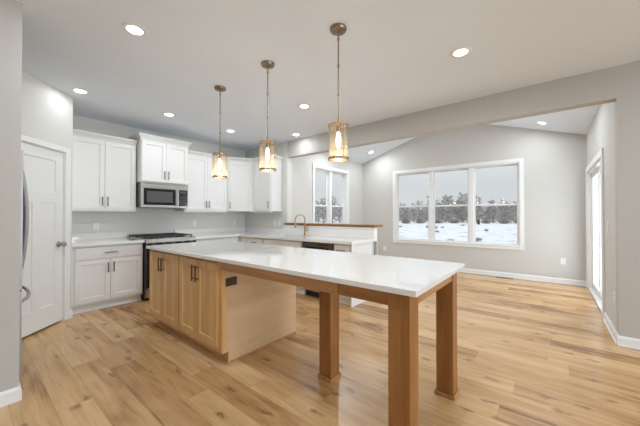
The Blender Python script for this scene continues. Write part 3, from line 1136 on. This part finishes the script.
def post(x, y, h):
    p = obj('leg', MB().box(x, x + PS, y, y + PS, 0, h, 0.003), 'post_z', t)
    mb = MB()
    f = 0.011
    mb.box(x - f, x, y - f, y + PS + f, 0, 0.026, 0.003)
    mb.box(x + PS, x + PS + f, y - f, y + PS + f, 0, 0.026, 0.003)
    mb.box(x, x + PS, y - f, y, 0, 0.026, 0.003)
    mb.box(x, x + PS, y + PS, y + PS + f, 0, 0.026, 0.003)
    obj('base_trim', mb, 'apron_x', p)


post(0, 0, AZ1)
post(ax1 - ax0 - PS, 0, AZ1)
post(1.765 - ax0, 1.313 - ay0, AZ0 + 0.0045)

t = obj('island_countertop', MB().box(0, IX1 - IX0, 0, IY1 - IY0, 0, 0.032, 0.004, 2), 'quartz', None, None, (IX0, IY0, 0.8945))
tag(t, 'long glossy white quartz island countertop reflecting the windows', 'countertop')

# ------------------------------------------------------------------ outlets and switches


def outlet(label, loc, rotz, mat='plastic', w=0.072, h=0.116, kind='outlet', group=None, horiz=False):
    """plate on a wall; local front faces -y, root at the plate's centre"""
    t = thing('light_switch' if kind == 'switch' else 'wall_outlet', label, 'light switch' if kind == 'switch' else 'outlet', loc, rotz, group)
    if horiz:
        w, h = h, w
    obj('plate', MB().box(-w / 2, w / 2, -0.006, 0, -h / 2, h / 2, 0.002), mat, t)
    if kind == 'switch':
        obj('rocker', MB().box(-0.016, 0.016, -0.0095, -0.006, -0.033, 0.033, 0.001), mat, t)
    else:
        for s in (-1, 1):
            cx, cz = (s * 0.024, 0) if horiz else (0, s * 0.024)
            f = obj('socket', MB().box(cx - 0.015, cx + 0.015, -0.0085, -0.006, cz - 0.015, cz + 0.015, 0.002), mat, t)
            sl = MB().box(cx - 0.008, cx - 0.005, -0.0092, -0.0085, cz - 0.002, cz + 0.009)
            sl.box(cx + 0.005, cx + 0.008, -0.0092, -0.0085, cz - 0.002, cz + 0.009)
            obj('slots', sl, 'slot', f)
    return t


outlet('white outlet on the range wall left of the range', (1.27, RW, 1.105), 0)
outlet('white outlet on the range wall just right of the range', (2.84, RW, 1.12), 0)
outlet('white outlet near the kitchen corner under the diagonal cabinet', (3.76, RW, 1.12), 0)
outlet('left of two white plates under the short wall cabinet', (BU, 4.46, 1.11), -PI / 2, kind='switch')
outlet('right of two white plates under the short wall cabinet', (BU, 4.32, 1.11), -PI / 2)
outlet('white low outlet left of the wide window near the ledge end', (WU, 3.44, 0.40), -PI / 2)
outlet('white low outlet right of the wide window near the corner', (WU, -0.20, 0.42), -PI / 2)
outlet('white low outlet on the dining wall beside the opening corner', (4.26, DR, 0.42), PI)
outlet('white light switch beside the patio door casing', (4.62, DR, 1.15), PI, kind='switch')
outlet('dark bronze outlet on the island end panel', (1.455, PE, 0.705), 0, 'bronze', horiz=True)
# the island plate faces -y on the panel's outer face
bpy.context.view_layer.update()

t = thing('floor_vent', 'dark wooden floor register below the wide window', 'vent', (6.93, 0.72, 0.0005))
obj('frame', MB().box(-0.055, 0.055, -0.15, 0.15, 0, 0.004, 0.001), 'ledge', t)
mb = MB()
for i in range(14):
    mb.box(-0.04, 0.04, -0.132 + i * 0.0195, -0.122 + i * 0.0195, 0.004, 0.0048)
obj('slots', mb, 'slot', t)

# ------------------------------------------------------------------ ceiling lights


def downlight(label, loc, power, normal=None):
    t = thing('recessed_light', label, 'ceiling light', loc)
    if normal:
        t.rotation_euler = Vector((0, 0, 1)).rotation_difference(Vector(normal)).to_euler()
    obj('trim_ring', MB().lathe([(0.058, -0.0005), (0.088, -0.0005), (0.088, -0.004), (0.078, -0.008), (0.058, -0.006), (0.058, -0.0005)], n=32), 'plastic', t, 40)
    obj('lens', MB().lathe([(0, -0.0045), (0.058, -0.0045), (0.058, -0.001), (0, -0.001)], n=32), 'lens', t)
    l = bpy.data.lights.new('downlight_lamp', 'AREA')
    l.shape = 'DISK'
    l.size = 0.11
    l.energy = power
    l.color = (0.85, 0.935, 1.0)
    l.spread = math.radians(178)
    lo = bpy.data.objects.new('downlight_lamp', l)
    COL.objects.link(lo)
    lo.parent = t
    lo.location = (0, 0, -0.0075)
    return t


DP = 8.5
DD = 15.0
for lab, x, y in (
        ('recessed ceiling light nearest the camera, largest on the left', 0.84, 2.58),
        ('recessed ceiling light above the corner of the pantry wall', 0.85, 4.36),
        ('recessed ceiling light above the tall cabinet over the microwave', 1.87, 4.36),
        ('recessed ceiling light between the left and middle pendants', 2.91, 4.36),
        ('recessed ceiling light between the middle and right pendants, higher one', 2.88, 2.59),
        ('recessed ceiling light beside the beam above the sink', 3.80, 3.62),
        ('recessed ceiling light right of the pendants near the beam', 2.82, 0.62)):
    downlight(lab, (x, y, CE), 1.6 if (x < 1 and y > 4) else ((3.0 if x > 3.5 else 4.5) if y > 3 else (10.0 if y > 2 else DP)))
for x, y in ((0.84, 0.62), (0.84, -1.6), (2.82, -1.6), (-1.4, 0.62), (-1.4, -1.6), (0.84, -4.6), (2.82, -4.6)):
    downlight('recessed ceiling light over the living room behind the photographer', (x, y, CE), DP)['group'] = 'living room downlights'
sn = math.atan(SLOPE)
downlight('recessed light in the left slope of the vaulted ceiling', (6.54, 3.57, EAVE + SLOPE * (DL - 3.57)), 7.5, (0, SLOPE, 1))
downlight('recessed light in the right slope of the vaulted ceiling', (6.47, 0.09, EAVE + SLOPE * (0.09 - DR)), 6.0, (0, -SLOPE, 1))


for y in (3.57, 0.09):  # extra downlights added out of view to brighten the dining room
    zz = EAVE + SLOPE * min(DL - y, y - DR)
    downlight('added fill light in the vaulted ceiling hidden behind the beam', (5.2, y, zz), DD, (0, SLOPE if y > 1 else -SLOPE, 1))['group'] = 'added fill lights behind the beam'


def pendant(label, y):
    t = thing('pendant_light', label, 'pendant light', (1.85, y, CE), 0, 'pendants over the island')
    obj('canopy', MB().lathe([(0, -0.0005), (0.066, -0.0005), (0.066, -0.012), (0.060, -0.024), (0.030, -0.034), (0.012, -0.036), (0.010, -0.05), (0, -0.05)], n=32), 'brass_dark', t, 40)
    mb = MB().cyl((0, 0, -0.045), (0, 0, -0.30), 0.0055, n=10)
    mb.cyl((0, 0, -0.295), (0, 0, -0.765), 0.0055, n=10)
    obj('stem', mb, 'brass_dark', t, 40)
    for z in (-0.085, -0.30, -0.53):
        obj('coupling', MB().lathe([(0, z + 0.014), (0.008, z + 0.012), (0.0095, z), (0.008, z - 0.012), (0, z - 0.014)], n=14), 'brass_dark', t, 40)
    R, zt, zb = 0.082, -0.780, -1.042
    cap = MB().lathe([(0.006, zt + 0.03), (0.018, zt + 0.02), (0.022, zt + 0.006), (0.022, zt - 0.004), (0.006, zt - 0.004), (0.006, zt + 0.03)])
    for k in range(3):
        a = 2 * PI * k / 3 + 0.4
        cap.tube([(0.02 * math.cos(a), 0.02 * math.sin(a), zt), (R * math.cos(a), R * math.sin(a), zt)], 0.004, 8)
    obj('top_spider', cap, 'brass', t, 40)

    def ring(z, h, th=0.004):
        return MB().lathe([(R - th, z - h), (R + 0.002, z - h), (R + 0.002, z + h), (R - th, z + h), (R - th, z - h)], n=40)
    obj('top_ring', ring(zt, 0.006), 'brass', t, 40)
    obj('bottom_ring', ring(zb, 0.008, 0.006), 'brass_dark', t, 40)
    for k in range(4):
        a = PI / 4 + PI / 2 * k + 0.35
        c_, s_ = math.cos(a) * (R - 0.001), math.sin(a) * (R - 0.001)
        obj('strut', MB().cyl((c_, s_, zt), (c_, s_, zb), 0.0032, n=8), 'brass', t, 40)
    obj('glass_shade', MB().lathe([(R - 0.010, zt - 0.004), (R - 0.007, zt - 0.004), (R - 0.007, zb - 0.012), (R - 0.010, zb - 0.012), (R - 0.010, zt - 0.004)], n=40), 'shade', t, 50)
    obj('socket', MB().lathe([(0, zt), (0.017, zt), (0.017, zt - 0.045), (0.014, zt - 0.05), (0, zt - 0.05)], n=18), 'brass_dark', t, 40)
    z = zt - 0.05
    obj('bulb', MB().lathe([(0, z), (0.011, z), (0.017, z - 0.03), (0.020, z - 0.06), (0.016, z - 0.10), (0.009, z - 0.122), (0, z - 0.126)], n=18), 'bulb', t, 60)
    l = bpy.data.lights.new('pendant_lamp', 'POINT')
    l.energy = 2.2
    l.color = (1.0, 0.76, 0.48)
    l.shadow_soft_size = 0.03
    lo = bpy.data.objects.new('pendant_lamp', l)
    COL.objects.link(lo)
    lo.parent = t
    lo.location = (0, 0, z - 0.17)


pendant('brass and glass pendant on the left, farthest over the island', 2.98)
pendant('brass and glass pendant in the middle of the three', 2.145)
pendant('brass and glass pendant on the right, nearest over the island', 1.30)

# ------------------------------------------------------------------ outdoors
GZ = -0.8
g = MB()
n = 40
vv = {}
for i in range(n + 1):
    for k in range(n + 1):
        x = -60 + 320 * i / n
        y = -120 + 330 * k / n
        vv[i, k] = g.bm.verts.new((x, y, 0.12 * math.sin(x * 0.13) * math.cos(y * 0.11) if x > 12 or y > 10 else 0))
for i in range(n):
    for k in range(n):
        g.bm.faces.new([vv[i, k], vv[i + 1, k], vv[i + 1, k + 1], vv[i, k + 1]])
o = struct('ground', g, 'snow', 'snow covered field outside the windows', 'ground')
o.location = (0, 0, GZ)


def tree_mesh(seed, h, spread, twigs):
    """bare tree: trunk, limbs, branches and twigs"""
    rnd = random.Random(seed)
    mb = MB()

    def limb(p, d, length, r, depth):
        pts = [p]
        q = Vector(p)
        dd = Vector(d)
        for s in range(2):
            dd = (dd + Vector((rnd.uniform(-.2, .2), rnd.uniform(-.2, .2), rnd.uniform(-.05, .2)))).normalized()
            q = q + dd * length / 2
            pts.append(tuple(q))
        mb.tube(pts, [r, r * 0.75, r * 0.45], 3, False)
        if depth == 0:
            return
        for _ in range(twigs[depth - 1]):
            f = rnd.uniform(0.35, 1.0)
            a = Vector(pts[0]).lerp(Vector(pts[1]), f * 2) if f < 0.5 else Vector(pts[1]).lerp(Vector(pts[2]), f * 2 - 1)
            nd = (dd * 0.6 + Vector((rnd.uniform(-1, 1), rnd.uniform(-1, 1), rnd.uniform(-.35, .7)))).normalized()
            limb(tuple(a), nd, length * rnd.uniform(0.45, 0.7), r * 0.5, depth - 1)
    mb.tube([(0, 0, -0.3), (0.05, 0, h * 0.25), (0, 0.08, h * 0.6), (0.1, 0, h * 0.9)], [0.17, 0.14, 0.09, 0.04], 5, False)
    for i in range(17):
        z = h * (0.03 + 0.85 * i / 16)
        a = i * 2.4 + rnd.uniform(-.4, .4)
        k = 1.0 - 0.55 * (i / 16)
        limb((0, 0, z), (math.cos(a), math.sin(a), 0.40), spread * k, 0.11, 2)
    return mb.mesh('tree')


protos = [tree_mesh(11, 5.2, 1.5, (6, 7)), tree_mesh(12, 6.2, 1.65, (6, 7)), tree_mesh(13, 4.4, 1.4, (6, 7)), tree_mesh(14, 7.0, 1.6, (6, 7))]
for p in protos:
    p.materials.append(M['bark'])
fwd = Vector((math.cos(math.radians(38.8)), math.sin(math.radians(38.8))))
rgt = Vector((fwd.y, -fwd.x))
rnd = random.Random(5)


def add_tree(lat, dep, k, s, label, group=None, name='bare_tree'):
    p = fwd * dep + rgt * lat
    o = bpy.data.objects.new(name, protos[k])
    COL.objects.link(o)
    o.location = (p.x, p.y, GZ + 0.02)
    o.rotation_euler = (0, 0, rnd.uniform(0, 6.28))
    o.scale = (s, s, s)
    return tag(o, label, 'tree', group)


LABW = 'frosted bare tree in the row beyond the snowy field, wide window'
LABN = 'frosted bare tree seen through the narrower window above the ledge'
for row, (dep, off) in enumerate(((79, 0.0), (85.6, 2.4), (92.2, 4.8), (98.8, 1.2), (105.4, 3.6), (112, 0.4), (118.6, 5.0))):
    lat = (0.245 * dep) + off
    while lat < 0.74 * dep:
        hi = (0.9 if lat < 0.38 * dep else 1.22) if lat < 0.56 * dep else 0.98
        if abs(lat - 42.0) > 5.5 or row > 0:
            add_tree(lat, dep + rnd.uniform(-.4, .4), rnd.choice((0, 1, 2)), hi * rnd.uniform(1.05, 1.3), LABW, 'tree row beyond the field')
        lat += rnd.uniform(4.5, 5.0)
add_tree(42.0, 80, 3, 1.32, 'tallest frosted tree, just right of the wide window mullion', name='tall_tree')
for row, (dep, off) in enumerate(((66, 0.0), (73, 2.4), (80, 4.6), (87, 1.2), (94, 3.5))):
    lat = -5.0 + off
    while lat < 11:
        add_tree(lat, dep + rnd.uniform(-.4, .4), rnd.choice((0, 1, 2)), rnd.uniform(1.2, 1.45), LABN, 'trees beyond the narrower window')
        lat += rnd.uniform(5.6, 6.3)

# frosted bushes along the foot of the tree row
bmb = MB()
rb = random.Random(21)
for i in range(150):
    a, e = rb.uniform(0, 6.28), rb.uniform(0.15, 1.25)
    l_ = rb.uniform(0.9, 1.7)
    d = Vector((math.cos(a) * math.cos(e), math.sin(a) * math.cos(e), math.sin(e)))
    q0 = Vector((rb.uniform(-.5, .5), rb.uniform(-.5, .5), 0))
    bmb.tube([tuple(q0), tuple(q0 + d * l_ * 0.6), tuple(q0 + d * l_ + Vector((0, 0, 0.15)))], [0.07, 0.06, 0.035], 3, False)
bme = bmb.mesh('frosted_bush')
bme.materials.append(M['bark'])
lat = 18.5
while lat < 56:
    p = fwd * (74.5 + rnd.uniform(-.2, .2)) + rgt * lat
    o = bpy.data.objects.new('frosted_bush', bme)
    COL.objects.link(o)
    o.location = (p.x, p.y, GZ)
    o.rotation_euler = (0, 0, rnd.uniform(0, 6.28))
    k = rnd.uniform(0.8, 1.05)
    o.scale = (k, k, k * rnd.uniform(0.8, 1.15))
    tag(o, 'low frosted bush at the foot of the tree row beyond the field', 'bush', 'bushes before the tree row')
    lat += rnd.uniform(3.5, 4.6)

# dry weeds poking through the snow
wm = MB()
r2 = random.Random(3)
for i in range(26):
    a, l_ = r2.uniform(0, 6.28), r2.uniform(0.2, 0.5)
    b_ = (r2.uniform(-.25, .25), r2.uniform(-.25, .25))
    wm.tube([(b_[0], b_[1], -0.15), (b_[0] + 0.1 * math.cos(a), b_[1] + 0.1 * math.sin(a), l_ * 0.6), (b_[0] + 0.3 * math.cos(a), b_[1] + 0.3 * math.sin(a), l_)], [0.03, 0.025, 0.012], 3)
wme = wm.mesh('weed_clump')
wme.materials.append(M['weed'])
for i in range(16):
    dep = r2.uniform(22, 60)
    lat = dep * r2.uniform(0.27, 0.72)
    p = fwd * dep + rgt * lat
    o = bpy.data.objects.new('weed_clump', wme)
    COL.objects.link(o)
    o.location = (p.x, p.y, GZ)
    o.rotation_euler = (0, 0, r2.uniform(0, 6.28))
    o.scale = (0.9, 0.9, 0.55)
    tag(o, 'dry weed clump poking through the snow of the field', 'weed', 'weeds in the snow')
p = fwd * 66 + rgt * 36.7
t = thing('fence_post', 'dark post standing in the snow before the tree row', 'post', (p.x, p.y, GZ - 0.1))
obj('shaft', MB().cyl((0, 0, 0), (0, 0, 1.15), 0.28, n=10), 'iron', t)
obj('cap', MB().lathe([(0, 1.28), (0.15, 1.25), (0.3, 1.15), (0, 1.15)], n=12), 'iron', t)
